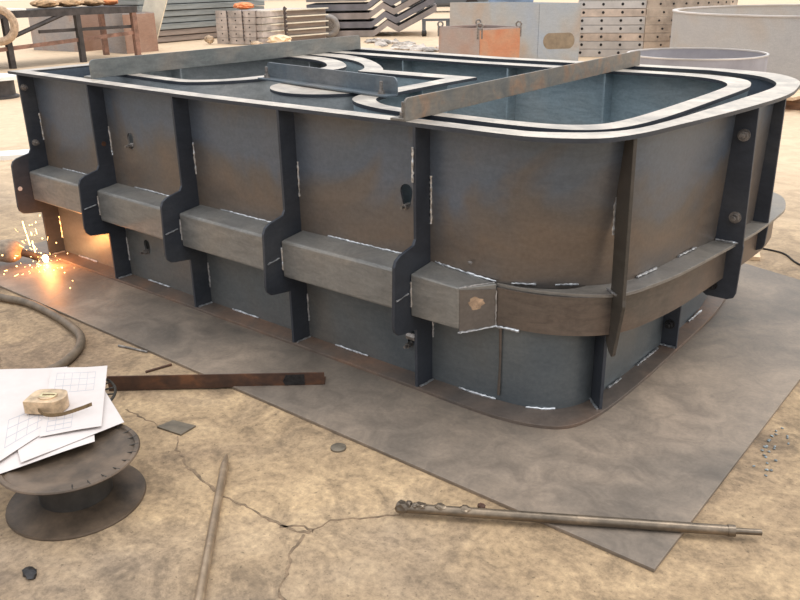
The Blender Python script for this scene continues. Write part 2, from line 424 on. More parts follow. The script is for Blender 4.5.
# flanges
fo = [(XL-.02, 0), (-1.2, 0), (0, 0)] + smooth([(.2, -.006), (.33, -.012), (.47, .0), (.622, .08), (.688, .23), (.722, .447), (.757, .702), (.788, 1.0), (.803, 1.30), (.777, 1.55), (.708, 1.83), (.54, 2.06), (.28, 2.145)], 5) + [(-1.0, 2.15), (XL-.02, 2.15)]
fi = [(XL+.085, .072), (-1.2, .072), (0, .072)] + smooth([(.2, .068), (.32, .070), (.428, .082), (.565, .165), (.638, .285), (.667, .5), (.680, .8), (.687, 1.05), (.695, 1.36), (.685, 1.57), (.625, 1.755), (.495, 1.925), (.245, 2.04)], 5) + [(-1.0, 2.04), (XL+.085, 2.04)]
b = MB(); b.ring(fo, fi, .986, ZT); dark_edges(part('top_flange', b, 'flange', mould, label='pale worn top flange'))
go = [(XL+.0, .0), (-1.2, .0), (0, 0)] + smooth([(.2, -.004), (.34, .0), (.48, .028), (.575, .085), (.618, .19), (.636, .36), (.640, .65), (.637, .912), (.632, 1.2), (.620, 1.42), (.585, 1.66), (.50, 1.90), (.25, 2.08)], 5) + [(-1.0, 2.13), (XL+.0, 2.13)]
gi = offs(shell_low, .02, True)
b = MB(); b.ring(go, gi, ZB, .025); part('bottom_flange', b, 'botflange', mould, label='brownish bottom flange', bev=.0015)
mo = smooth([(.275, .098), (.37, .108), (.46, .132), (.57, .185), (.66, .265), (.703, .4), (.735, .571), (.762, .85), (.780, 1.065), (.79, 1.25), (.79, 1.5), (.775, 1.68), (.70, 1.88), (.55, 2.0)], 5)
mi = smooth([(.265, .104), (.36, .115), (.44, .15), (.51, .21), (.545, .32), (.555, .45), (.56, .6), (.56, .85), (.56, 1.06), (.555, 1.25), (.55, 1.5), (.53, 1.66), (.47, 1.82), (.38, 1.94)], 5)
b = MB(); b.ring(mo, mi, .458, .470, False); part('middle_flange', b, 'midflange', mould, label='grey curved middle flange round the rounded end', bev=.001)
bd = smooth([(.285, .087), (.40, .100), (.50, .134), (.605, .210), (.668, .31), (.706, .476), (.728, .65), (.738, .85), (.748, 1.08), (.755, 1.3), (.755, 1.5), (.735, 1.68)], 5)
b = MB(); b.wall(bd, bd, .322, .459, .009, False); part('corner_band', b, 'band', mould, shade=True, label='brown curved band under the middle flange')

# long front ribs with the ears that hold the square tubes
ear = [(-.03, .585), (-.008, .572), (.0, .568)]
def front_rib_poly():
    e = [(.085, .988), (.0, .988), (.0, .600), (-.012, .580), (-.085, .563), (-.108, .550), (-.119, .528), (-.128, .31), (-.122, .288), (-.104, .272), (-.085, .268), (0, .258), (0, .025), (.094, .025), (.094, .30), (.085, .46)]
    return e
ribs = []
for x in XR:
    b = MB(); b.plate((x, 0), R(90), front_rib_poly(), .012)
    ribs.append(part('rib', b, 'rib', mould, bev=.0015))
def hexbolt(p, d, r, parent, mat='darkbolt'):
    p = Vector(p); d = Vector(d).normalized(); b = MB()
    b.cyl(p-d*.002, p+d*.006, r*1.35, 18); b.cyl(p+d*.005, p+d*.02, r, 6); b.cyl(p+d*.02, p+d*.034, r*.55, 10)
    return subpart('bolt', b, mat, parent, shade=True)
for z, y in ((.92, .022), (.63, .030)): hexbolt((XR[0]+.006, y, z), (1, 0, 0), .013, ribs[0], 'bolt')
b = MB(); b.cyl((XR[0]+.004, -.098, .402), (XR[0]+.008, -.098, .402), .012, 14); subpart('bolt_hole', b, 'pale', ribs[0], label='pale round bolt hole')
b = MB(); b.cyl((XR[1]+.004, .042, .70), (XR[1]+.0085, .042, .70), .012, 14); subpart('plugged_hole', b, 'rust', ribs[1])
b = MB(); b.cyl((XR[4]-.006, .01, .22), (XR[4]-.045, .01, .22), .014, 6); subpart('bolt', b, 'bolt', ribs[4])

# rounded-corner and short-side ribs
b = MB(); b.plate((.55, .32), R(-40), [(.074, .988), (.166, .988), (.186, .47), (.19, .45), (.150, .262), (.140, .252), (.118, .262), (.06, .325), (.06, .40), (.098, .48)], .012)
r5 = part('rib', b, 'ribbrown', mould, bev=.0015)
b = MB(); b.plate((.55, .32), R(-42), [(-.004, .025), (.092, .025), (.092, .46), (-.004, .46)], .012)
part('rib', b, 'rib', mould, bev=.0015)
def side_rib(y, xi, xo_top, xo_mid, xe, zb):
    b = MB(); b.plate((0, y), 0, [(xi, .988), (xo_top, .988), (xo_mid, .47), (xe, .46), (xe-.004, zb+.03), (xe-.012, zb+.01), (xe-.035, zb), (xi-.02, zb), (xi-.05, zb+.02), (xi-.05, .45)], .012)
    return part('rib', b, 'rib', mould, bev=.0015)
r6 = side_rib(1.02, .708, .790, .803, .806, .238)
r7 = side_rib(1.38, .738, .784, .79, .792, .345)
hexbolt((.752, 1.014, .885), (0, -1, 0), .017, r6, 'bolt'); hexbolt((.761, 1.014, .573), (0, -1, 0), .017, r6, 'bolt')
hexbolt((.712, 1.014, .285), (0, -1, 0), .013, r6)
b = MB(); b.plate((0, .91), 0, [(.560, .025), (.633, .025), (.633, .46), (.56, .46)], .012); rl = part('rib', b, 'rib', mould, bev=.0015)
hexbolt((.598, .904, .125), (0, -1, 0), .015, rl)
# back and left side ribs
for x in XR: b = MB(); b.plate((x, 2.05), R(90), [(0, .025), (.075, .025), (.085, .988), (0, .988)], .012); part('rib', b, 'rib', mould)
for y in (.75, 1.4): b = MB(); b.plate((XL+.08, y), R(180), [(0, .025), (.07, .025), (.085, .988), (0, .988)], .012); part('rib', b, 'rib', mould)

# square tubes between the ribs
YF = -.036
for k in range(4):
    b = MB(); x0 = XR[k]+.007; x1 = XR[k+1]-.007
    b.tubebox(x0, x1)
    part('square_tube', b, 'beam', mould, bev=.009)
b = MB()
A = [b.b.verts.new((x, y, .326)) for x, y in ((.007, .088), (.007, YF), (.212, YF), (.285, .088))]; C_ = [b.b.verts.new((x, y, z)) for x, y, z in ((.007, .088, .500), (.007, YF, .484), (.212, YF, .478), (.285, .088, .474))]
b.face(A[::-1]); b.face(C_); [b.face([A[i], A[(i+1) % 4], C_[(i+1) % 4], C_[i]]) for i in range(4)]
st = part('square_tube', b, 'beam', mould, bev=.005)
b = MB(); b.plate((.212, YF), math.atan2(.088+.036, .285-.212), [(.004, .318), (.140, .318), (.140, .455), (.004, .470)], .006)
ep = part('end_plate', b, 'shell', mould, label='slanted end plate with bare scuffed patch')
o2 = Vector((.212, YF, 0)); ua = Vector((.285-.212, .124, 0)).normalized(); wn = Vector((ua.y, -ua.x, 0))
b = MB(); pts = []
rd = random.Random(4); A = []; B_ = []
for i in range(22):
    t = 2*math.pi*i/22; rr = .030*rd.uniform(.65, 1.1)
    p = o2+ua*(.066+rr*1.25*math.cos(t))+Vector((0, 0, .415+rr*.8*math.sin(t)))
    A.append(b.b.verts.new(p+wn*.0036))
b.face(A); subpart('scuff', b, 'scuff', ep)

# weld stitches
def weld(pts, r=.0045, seed=0):
    rd = random.Random(seed); P = [Vector(p) for p in pts]; Q = []
    for a, c in zip(P, P[1:]):
        k = max(3, int((c-a).length/.008))
        for i in range(k): Q.append(a.lerp(c, i/k)+Vector((rd.uniform(-1, 1), rd.uniform(-1, 1), rd.uniform(-1, 1)))*.0012)
    Q.append(P[-1])
    b = MB(); b.tube(Q, r, 6, [r*rd.uniform(.6, 1.25) for _ in Q]); return part('weld_bead', b, 'weld', mould, shade=True)
sd = 0
for k in range(4):
    x0, x1 = XR[k], XR[k+1]; sd += 1
    weld([(x0+.16, .080, .502), (x1-.10, .080, .502)], .0035, sd)
    weld([(x0+.16, .088, .028), (x0+.34, .088, .028)], .0045, sd+20)
    weld([(x0+.011, .079, .64), (x0+.011, .079, .78)], .0045, sd+40)
    weld([(x0+.011, .089, .10), (x0+.011, .089, .22)], .004, sd+60)
    weld([(x0+.012, .01, .027), (x0+.015, .085, .027)], .0045, sd+80)
    if k: weld([(x0+.009, -.035, .36), (x0+.009, -.035, .455)], .004, sd+100); weld([(x0+.009, -.115, .405), (x0+.009, -.05, .415)], .003, sd+120)
x0 = 0
weld([(.011, .079, .64), (.011, .079, .81)], .0045, 201); weld([(.011, .089, .20), (.011, .089, .30)], .004, 202)
weld([(.012, .01, .027), (.015, .085, .027)], .0045, 203); weld([(-.004, -.003, .80), (-.004, -.003, .92)], .004, 204)
weld([(.009, -.035, .36), (.009, -.035, .455)], .004, 205); weld([(.009, -.115, .405), (.009, -.05, .415)], .003, 206)
weld([(.03, .079, .501), (.20, .084, .485), (.275, .098, .476)], .0042, 207)
weld([(.215, -.036, .479), (.235, .01, .478), (.272, .090, .474)], .0035, 208)
weld([(.215, -.04, .316), (.25, .02, .316), (.287, .085, .318)], .004, 209)
weld([(.287, .083, .318), (.335, .088, .319), (.375, .093, .319)], .0045, 210)
weld([(.287, .082, .32), (.287, .082, .45)], .0028, 211)
weld([(.132, .088, .028), (.21, .088, .028), (.288, .096, .028)], .005, 212)
weld([(.405, .112, .028), (.455, .134, .028), (.492, .162, .028)], .005, 213)
weld([(.326, .114, .476), (.37, .134, .476), (.40, .15, .476)], .004, 214); weld([(.452, .188, .476), (.512, .237, .476)], .005, 215)
weld([(.637, .42, .476), (.652, .55, .476)], .005, 216); weld([(.664, .72, .476), (.678, .86, .476)], .0045, 217)
weld([(.570, .42, .028), (.573, .52, .028)], .005, 218); weld([(.574, .66, .028), (.575, .86, .028)], .005, 219)
weld([(.576, .93, .028), (.575, 1.02, .028)], .005, 220); weld([(.572, 1.2, .028), (.57, 1.36, .028)], .005, 221)
weld([(.705, 1.10, .477), (.712, 1.2, .477), (.716, 1.32, .477)], .004, 222)
weld([(.70, 1.010, .474), (.785, 1.010, .474)], .005, 223); weld([(.694, 1.010, .60), (.694, 1.010, .70)], .005, 224); weld([(.692, 1.010, .86), (.692, 1.010, .95)], .005, 225)
weld([(.566, .901, .028), (.63, .901, .028)], .0055, 226); weld([(.69, 1.010, .27), (.69, 1.010, .36)], .004, 227)
weld([(.607, .266, .66), (.605, .268, .80)], .005, 228); weld([(.603, .262, .475), (.655, .220, .475)], .0045, 229)
weld([(.548, .308, .10), (.548, .308, .22)], .0045, 230); weld([(.555, .302, .028), (.61, .25, .028)], .005, 231)
weld([(.66, .225, .34), (.66, .225, .39)], .003, 232)
sm = MB(); sm.tube([(.30, .0955, .05), (.302, .0965, .18), (.30, .0955, .31)], .006, 6, [.006, .0045, .006]); part('weld_seam', sm, 'band', mould, label='brown upright weld seam below the end plate')
sm = MB(); sm.blob((.182, .074, .53), (.010, .006, .008), .2, 1, 3); part('weld_spatter', sm, 'bolt', mould)

# ------------------------------------------------------------------ inner cores
def core(name, O, I, label, ribspec, mat='core'):
    cx = sum(p[0] for p in O)/len(O); cy = sum(p[1] for p in O)/len(O)
    t = thing(name, (cx, cy, ZB), label, 'mould core')
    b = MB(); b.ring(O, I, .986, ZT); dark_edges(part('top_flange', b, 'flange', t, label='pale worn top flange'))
    W = offs(O, .004, True); W0 = [(p[0]-.24*max(0, p[0]), p[1]+.26*max(0, p[0])*max(0, .7-p[1])/.55) for p in W] if 'L-shaped' in label else W
    b = MB(); b.wall(W0, W, ZB, .988, .009); part('core_wall', b, mat, t, shade=True)
    for (x, y, a, d) in ribspec:
        b = MB(); b.plate((x, y), R(a), [(0, .52), (d*.9, .52), (d, .984), (0, .984)], .010); part('rib', b, mat, t)
    return t
pairs = [((-.9+.9, .155), (0, .225)), ((.12, .148), (.11, .219)), ((.248, .14), (.2, .214)), ((.40, .147), (.36, .222)), ((.505, .175), (.45, .252)), ((.578, .245), (.515, .315)), ((.615, .37), (.541, .43)),
         ((.63, .6), (.549, .62)), ((.624, 1.0), (.543, 1.0)), ((.613, 1.4), (.530, 1.36)), ((.592, 1.55), (.508, 1.51)), ((.53, 1.71), (.445, 1.63)), ((.42, 1.805), (.34, 1.715)), ((.25, 1.86), (.20, 1.755)), ((.0, 1.87), (0, 1.765))]
O1 = smooth([p[0] for p in pairs], 4); I1 = smooth([p[1] for p in pairs], 4)
O1 += [(-1.0, 1.872), (-2.25, 1.872), (-2.25, 1.60)]; I1 += [(-1.0, 1.764), (-2.13, 1.764), (-2.13, 1.71)]
arcs = [((-2.02, 1.575), (-2.0, 1.70)), ((-1.77, 1.540), (-1.85, 1.695)), ((-1.56, 1.450), (-1.62, 1.60)), ((-1.40, 1.33), (-1.42, 1.46)), ((-1.28, 1.20), (-1.25, 1.31)), ((-1.225, 1.09), (-1.15, 1.205))]
O1 += smooth([a[0] for a in arcs], 4); I1 += smooth([a[1] for a in arcs], 4)
O1 += [(-.668, 1.09)]; I1 += [(-.565, 1.205)]
ls = [((-.655, .95), (-.560, .92)), ((-.632, .52), (-.535, .55)), ((-.605, .39), (-.508, .42)), ((-.545, .30), (-.46, .345)), ((-.45, .235), (-.375, .28)), ((-.32, .185), (-.28, .245)), ((-.2, .163), (-.18, .230))]
O1 += smooth([a[0] for a in ls], 4); I1 += smooth([a[1] for a in ls], 4)
core('mould_core', O1, I1, 'large L-shaped inner core with pale flange filling the rounded end of the mould',
     [(.62, .72, 180, .085), (-.18, 1.86, -90, .09), (-.75, 1.86, -90, .09), (-1.48, 1.86, -90, .09), (-.66, .80, 0, .08), (.25, .15, 90, .07)])
cO = smooth([(-2.2, .28), (-2.0, .272), (-1.85, .266), (-1.64, .262), (-1.556, .285), (-1.489, .349), (-1.43, .44), (-1.395, .54), (-1.375, .7), (-1.365, .95), (-1.385, 1.15), (-1.49, 1.287), (-1.69, 1.435), (-1.92, 1.51), (-2.15, 1.52), (-2.38, 1.46), (-2.52, 1.30), (-2.555, 1.0), (-2.555, .6), (-2.535, .42), (-2.46, .32), (-2.33, .285)], 3)
cI = smooth([(-2.2, .37), (-2.0, .345), (-1.85, .336), (-1.66, .335), (-1.60, .355), (-1.555, .40), (-1.51, .47), (-1.485, .56), (-1.47, .7), (-1.465, .95), (-1.485, 1.10), (-1.55, 1.20), (-1.70, 1.32), (-1.90, 1.39), (-2.13, 1.40), (-2.31, 1.35), (-2.41, 1.23), (-2.44, 1.0), (-2.44, .65), (-2.425, .50), (-2.38, .42), (-2.30, .385)], 3)
core('mould_core', cO, cI, 'rounded inner core with pale ring flange at the far left end of the mould', [(-1.385, .80, 180, .085), (-1.9, 1.50, -90, .09), (-2.545, .9, 0, .09)], 'corelit')
cyc = thing('cylinder_core', (-.93, .585, ZB), 'short fat steel cylinder with flat round lid standing between the two inner cores', 'cylinder core')
b = MB(); b.lathe((-.93, .585, 0), [(.262, ZB), (.268, ZB), (.268, .986), (.262, .986), (.262, ZB)], 64); part('cylinder_wall', b, 'corelit', cyc, shade=True)
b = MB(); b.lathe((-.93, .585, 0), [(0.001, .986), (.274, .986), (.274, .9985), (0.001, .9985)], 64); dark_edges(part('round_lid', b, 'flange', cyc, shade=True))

# ------------------------------------------------------------------ angle bars over the mould
def angle_bar(name, p0, p1, h, leg, side, mat, label, bolts=(), z=ZT):
    """vertical leg with its seen face on the line p0-p1; side=+1 puts the flat leg to the left of travel"""
    p0 = Vector((*p0, 0)); p1 = Vector((*p1, 0)); L = (p1-p0).length; u = (p1-p0)/L; a = math.atan2(u.y, u.x)
    w = Vector((-u.y, u.x, 0))*side; t = thing(name, ((p0.x+p1.x)/2, (p0.y+p1.y)/2, z), label, 'angle bar')
    r = h*.28; prof = [(0, z+.0005), (L, z+.0005)]
    for i in range(6): q = R(90*i/5); prof.append((L-r+r*math.cos(q), z+h-r+r*math.sin(q)))
    for i in range(6): q = R(90+90*i/5); prof.append((r+r*math.cos(q), z+h-r+r*math.sin(q)))
    b = MB(); o = p0+w*.004; b.plate((o.x, o.y), a, prof, .008); part('upright_leg', b, mat, t, bev=.001)
    c = (p0+p1)/2+w*(.008+leg/2); b = MB(); b.box((c.x, c.y, z+.0045), (L, leg, .008), a); part('flat_leg', b, mat, t, bev=.001)
    for s in bolts:
        q = p0+u*s+w*(.008+leg*.45); b = MB()
        b.cyl((q.x, q.y, z+.0085), (q.x, q.y, z+.011), .018, 18).cyl((q.x, q.y, z+.011), (q.x, q.y, z+.024), .013, 6).cyl((q.x, q.y, z+.024), (q.x, q.y, z+.058), .0075, 12)
        part('bolt', b, 'bolt', t, shade=True)
    return t
angle_bar('angle_bar', (-2.04, .075), (-2.06, 2.05), .088, .06, 1, 'bar', 'long plain grey angle bar laid across the far left end of the mould')
angle_bar('angle_bar', (-.035, .0), (-.145, 2.10), .076, .055, 1, 'rustbar', 'long rust-speckled angle bar laid diagonally across the rounded end of the mould', (.035,))
angle_bar('angle_bar', (-1.365, .605), (-.450, .470), .076, .055, -1, 'bluebar', 'short blue-grey angle bar bolted at both ends over the cylinder lid', (.035, .86), z=ZT)

WARP = False
# ------------------------------------------------------------------ loose things on the floor in front
# long turned bar
def lerp(a, c, t): return tuple(a[i]+(c[i]-a[i])*t for i in range(3))
rt = thing('steel_bar', (.84, -.35, .012), 'long round steel bar with lumpy welded head and stepped tip lying over the plate corner', 'steel bar')
a = (.428, -.612, .026); e = (1.205, -.138, .026); f = (1.268, -.098, .026)
b = MB(); b.tube([lerp(a, e, t) for t in (0, .2, .5, .8, .985, 1)], .0145, 16, [.0145]*5+[.0145]); part('shaft', b, 'rod', rt, shade=True)
b = MB(); b.cyl(lerp(a, e, .985), lerp(a, e, 1.006), .0165, 14); part('collar', b, 'rod', rt, shade=True)
b = MB(); b.tube([e, lerp(e, f, .15), f], .0085, 12, [.007, .0088, .0088]); part('tip', b, 'rod', rt, shade=True)
b = MB(); b.blob((.428, -.612, .028), (.020, .020, .019), .18, 2, 5).blob((.442, -.600, .035), (.013, .013, .013), .25, 2, 6).blob((.46, -.592, .034), (.012, .012, .010), .25, 2, 8); part('lumpy_head', b, 'rod', rt, label='lumpy welded head')
for q, sdd in ((.12, 9), (.20, 10), (.06, 11)):
    p = lerp(a, e, q); b = MB(); b.blob((p[0], p[1], p[2]+.013), (.018, .014, .006), .25, 2, sdd); part('weld_lump', b, 'rod', rt)
for (p, sdd) in (((.463, -.553), 1), ((.590, -.445), 2)):
    b = MB(); b.blob((p[0], p[1], .007), (.013, .010, .009), .3, 2, sdd)
    solo('slag_lump', b, 'rust', ('small dark slag lump beside the lumpy head of the long steel bar', 'small dark slag lump just behind the long steel bar near its middle-left')[sdd-1], 'slag lump')
# pointed rod at the bottom
rt = thing('pointed_rod', (.05, -1.0, 0), 'straight tan steel rod with a pointed tip running out at the bottom of the view', 'steel rod')
b = MB(); b.tube([(-.175, -.765, .0125), (.06, -1.003, .0125), (.40, -1.347, .0125)], .0125, 14); part('shaft', b, 'tanrod', rt, shade=True)
b = MB(); b.cyl((-.175, -.765, .0125), (-.212, -.728, .0125), .0122, 14, .004); part('pointed_tip', b, 'tanrod', rt, shade=True)
# rusty angle iron
rt = thing('angle_iron', (-.62, -.42, 0), 'short dark rusty angle iron with one end resting on the steel plate', 'angle iron')
p0 = Vector((-.935, -.700, 0)); p1 = Vector((-.302, -.178, 0)); u = (p1-p0).normalized(); an = math.atan2(u.y, u.x); w = Vector((-u.y, u.x, 0)); L = (p1-p0).length
def slope(pts): return [(t, z+.0005+.013*t/L) for t, z in pts]
b = MB(); b.plate((p0.x+w.x*.003, p0.y+w.y*.003), an, slope([(0, 0), (L, 0), (L, .050), (0, .062)]), .006); up_ = part('upright_leg', b, 'rust', rt, bev=.001)
b = MB(); o = p0+w*.0305
A = []
for zz in (0, .006):
    A.append([b.b.verts.new(p0+u*t+w*s_+Vector((0, 0, zz+.0005+.013*t/L))) for t, s_ in ((0, .006), (L, .006), (L, .055), (0, .055))])
b.face(A[0][::-1]); b.face(A[1]); [b.face([A[0][i], A[0][(i+1) % 4], A[1][(i+1) % 4], A[1][i]]) for i in range(4)]
part('flat_leg', b, 'rust', rt)
b = MB(); b.plate((p0.x+w.x*-.0012, p0.y+w.y*-.0012), an, slope([(L-.15, .003), (L-.075, .003), (L-.075, .046), (L-.145, .045), (L-.158, .02)]), .0018); subpart('burnt_patch', b, 'darkbolt', up_, label='black burnt patch')
# small bits
b = MB(); b.prism([(-.557, -.752), (-.446, -.734), (-.454, -.664), (-.55, -.69)], 0.0, .007); solo('steel_offcut', b, 'tile', 'small square grey steel offcut lying on the concrete', 'steel offcut', bev=.001)
b = MB(); b.lathe((.035, -.462, 0), [(.001, 0), (.026, 0), (.026, .006), (.020, .009), (.001, .009)], 24); solo('round_slug', b, 'tile', 'small dark round steel slug on the floor by the plate edge', 'steel slug', shade=True)
b = MB(); b.tube([(-1.265, -.445, .005), (-1.19, -.425, .005), (-1.11, -.408, .005)], .005, 8); solo('welding_rod_stub', b, 'bolt', 'thin grey rod stub along the plate edge, left of the rusty angle iron', 'rod stub')
b = MB(); b.tube([(-.956, -.522, .005), (-.93, -.418, .005)], .005, 8); rs = solo('welding_rod_stub', b, 'rust', 'thin brown rod stub touching the plate edge behind the rusty angle iron', 'rod stub')
b = MB(); b.blob((-.183, -1.41, .006), (.026, .018, .010), .2, 2, 12); solo('stone', b, 'darkbolt', 'small dark stone on the concrete at lower left', 'stone')
b = MB(); rd = random.Random(3)
for i in range(26):
    x, y = 1.13+abs(rd.gauss(0, .03)), .42+rd.gauss(0, .08); b.blob((x, y, .003), (rd.uniform(.003, .007), rd.uniform(.003, .006), .003), .3, 1, i)
solo('slag_chips', b, 'chip', 'scatter of small grey slag chips beside the right edge of the plate', 'slag chips', kind='stuff')
# hose
hp = smooth([(-3.3, -.70, .02), (-2.7, -.58, .02), (-2.212, -.49, .02), (-2.014, -.444, .02), (-1.72, -.455, .02), (-1.49, -.495, .02), (-1.37, -.56, .02), (-1.29, -.65, .02), (-1.25, -.74, .02), (-1.24, -.86, .02), (-1.30, -1.0, .02), (-1.45, -1.15, .02)], 6)
b = MB(); b.tube(hp, .0185, 12); solo('rubber_hose', b, 'hose', 'thick grey rubber hose looping across the floor at left beside the plate', 'hose', shade=True)

# cable spools, papers and the tape measure
def spool(c, r, h, flmat, label, spokes):
    t = thing('wire_spool', (c[0], c[1], 0), label, 'wire spool', None)
    b = MB(); b.lathe((c[0], c[1], 0), [(.03, .002), (r, 0), (r+.002, .004), (r, .010), (r-.02, .010), (.12, .028), (.03, .028)], 64); part('bottom_disc', b, flmat, t, shade=True)
    b = MB(); b.lathe((c[0], c[1], 0), [(.105, .024), (.098, h-.026), (.05, h-.026)], 48); part('hub', b, 'spooldark', t, shade=True)
    if spokes == 'disc':
        b = MB(); b.lathe((c[0], c[1], 0), [(.001, h-.028), (.12, h-.022), (r-.030, h-.006), (r-.016, h-.010), (r, h-.004), (r+.003, h), (r, h+.004), (r-.012, h+.003), (r-.016, h-.002), (r-.030, h+.002), (.128, h-.010), (.001, h-.018)], 72); td = part('top_disc', b, flmat, t, shade=True)
        n = 26
        for i in range(-2, 11):
            a = 2*math.pi*i/n
            b = MB(); b.tube([(c[0]+(r-.031)*math.cos(a), c[1]+(r-.031)*math.sin(a), h), (c[0]+(r-.002)*math.cos(a), c[1]+(r-.002)*math.sin(a), h+.003)], .002, 6); subpart('rim_tab', b, 'wire', td)
    else:
        b = MB(); b.torus((c[0], c[1], h), r, .005, None, 56, 8); rm = part('rim_wire', b, 'wire', t, shade=True)
        b = MB(); b.torus((c[0], c[1], h), r*.5, .004, None, 40, 8); part('inner_wire', b, 'wire', t, shade=True)
        for i in range(22):
            a = 2*math.pi*i/22
            b = MB(); b.cyl((c[0]+r*.5*math.cos(a), c[1]+r*.5*math.sin(a), h-.002), (c[0]+r*math.cos(a), c[1]+r*math.sin(a), h), .0032, 6); part('spoke_wire', b, 'wire', t)
    return t
spool((-.392, -1.15), .197, .155, 'spool', 'brown dusty plastic wire spool standing under the papers', 'disc')
spool((-.745, -.975), .172, .150, 'spooldark', 'wire basket spool mostly hidden beneath the far edge of the papers', 'wire')
def sheet(P, z0, droop, label, drawings, seed):
    """a sheet of paper: quad P, slightly wavy"""
    rd = random.Random(seed); n = 10; t = thing('paper_sheet', (sum(p[0] for p in P)/4, sum(p[1] for p in P)/4, z0), label, 'paper', None)
    ph = rd.uniform(0, 6)
    def at(s_, q, dz=0):
        x = (P[0][0]*(1-s_)+P[1][0]*s_)*(1-q)+(P[3][0]*(1-s_)+P[2][0]*s_)*q; y = (P[0][1]*(1-s_)+P[1][1]*s_)*(1-q)+(P[3][1]*(1-s_)+P[2][1]*s_)*q
        return Vector((x, y, z0+.0018*math.sin(5*s_+ph)*math.sin(4*q+ph)-droop*max(0, q-.72)**2*4+dz))
    b = MB(); G = [[[b.b.verts.new(at(i/n, j/n, dz)) for i in range(n+1)] for j in range(n+1)] for dz in (0, .0008)]
    for j in range(n):
        for i in range(n):
            b.face([G[1][j][i], G[1][j][i+1], G[1][j+1][i+1], G[1][j+1][i]]); b.face([G[0][j][i], G[0][j+1][i], G[0][j+1][i+1], G[0][j][i+1]])
    for i in range(n):
        for (j, k) in ((0, 0), (n, n)): b.face([G[0][j][i], G[0][j][i+1], G[1][j][i+1], G[1][j][i]])
        b.face([G[0][i][0], G[0][i+1][0], G[1][i+1][0], G[1][i][0]]); b.face([G[0][i][n], G[0][i+1][n], G[1][i+1][n], G[1][i][n]])
    part('page', b, 'paper', t, shade=True)
    for (s0, s1, q0, q1, nx, ny) in drawings:
        b = MB()
        def line(sa, qa, sb, qb):
            k = 8; A = []; B = []
            d = Vector((sb-sa, qb-qa)).normalized()*.0036; nn = Vector((-d.y, d.x))
            for i in range(k+1):
                s_ = sa+(sb-sa)*i/k; q = qa+(qb-qa)*i/k
                A.append(b.b.verts.new(at(s_+nn.x, q+nn.y, .0011))); B.append(b.b.verts.new(at(s_-nn.x, q-nn.y, .0011)))
            for i in range(k): b.face([A[i], A[i+1], B[i+1], B[i]])
        for i in range(nx+1): s_ = s0+(s1-s0)*i/nx; line(s_, q0, s_, q1)
        for i in range(ny+1): q = q0+(q1-q0)*i/ny; line(s0, q, s1, q)
        part('pencil_drawing', b, 'ink', t)
zp = .167
sheet([(-.92, -.98), (-.80, -.83), (-.385, -1.07), (-.455, -1.37)], zp, .012, 'lowest white paper sheet, its edge showing along the front of the paper pile', [], 1)
sheet([(-.98, -1.06), (-.77, -.83), (-.405, -.955), (-.44, -1.27)], zp+.0045, .006, 'white paper sheet whose corner points right out of the paper pile', [], 2)
sheet([(-1.07, -1.02), (-.90, -.86), (-.55, -1.10), (-.475, -1.36)], zp+.009, .006, 'white drawing sheet on the left side of the pile with a pencilled grid', [(.25, .85, .62, .9, 4, 3)], 3)
sheet([(-.925, -.905), (-.785, -.772), (-.425, -1.02), (-.52, -1.17)], zp+.0135, .004, 'topmost white drawing sheet lying under the tape measure', [(.12, .80, .10, .42, 5, 3), (.1, .5, .75, .95, 3, 3)], 4)

tm = thing('tape_measure', (-.66, -1.035, zp+.0165), 'tan steel tape measure with brown hand strap lying on the papers', 'tape measure')
TZ = zp+.0175; ta = R(36)
def tl(x, y): return (-.657+x*math.cos(ta)-y*math.sin(ta), -1.062+x*math.sin(ta)+y*math.cos(ta))
prof = [(-.058, -.042), (.02, -.046), (.05, -.034), (.062, -.006), (.056, .026), (.034, .044), (-.02, .046), (-.052, .030)]
prof = smooth(prof+[prof[0]], 4)[:-1]
b = MB(); b.prism([tl(*p) for p in prof], TZ, TZ+.042); part('case', b, 'tape', tm, shade=True, bev=.006)
b = MB(); b.prism([tl(.03*math.cos(t*.3142)+.004, .028*math.sin(t*.3142)) for t in range(20)], TZ+.0415, TZ+.045); part('round_cap', b, 'tape', tm, shade=True)
b = MB(); b.prism([tl(x, y) for x, y in ((-.02, -.013), (.03, -.013), (.03, .013), (-.02, .013))], TZ+.0445, TZ+.0458); part('label_plate', b, 'tapelabel', tm, label='pale paper label')
b = MB(); b.prism([tl(x, y) for x, y in ((-.012, -.005), (.026, -.003), (.026, .003), (-.012, .002))], TZ+.0454, TZ+.0475); part('thumb_lock', b, 'strap', tm)
b = MB(); b.box((*tl(-.060, -.012), TZ+.012), (.006, .024, .022), ta); part('blade_hook', b, 'weld', tm)
b = MB()
sp = smooth([(*tl(-.01, -.046), TZ+.016), (*tl(.02, -.060), TZ+.008), (*tl(.07, -.058), TZ+.010), (*tl(.12, -.030), TZ+.016), (*tl(.145, -.004), TZ+.017)], 5)
A = [b.b.verts.new(Vector(p)+Vector((0, 0, .006))) for p in sp]; B = [b.b.verts.new(Vector(p)-Vector((0, 0, .006))) for p in sp]
A2 = [b.b.verts.new(Vector(p)+Vector((.0018, -.0018, .006))) for p in sp]; B2 = [b.b.verts.new(Vector(p)+Vector((.0018, -.0018, -.006))) for p in sp]
for i in range(len(sp)-1):
    b.face([A[i], A[i+1], B[i+1], B[i]]); b.face([A2[i], B2[i], B2[i+1], A2[i+1]]); b.face([A[i], A2[i], A2[i+1], A[i+1]]); b.face([B[i], B[i+1], B2[i+1], B2[i]])
b.face([A[0], B[0], B2[0], A2[0]]); b.face([A[-1], A2[-1], B2[-1], B[-1]])
part('hand_strap', b, 'strap', tm, label='brown cloth hand strap')

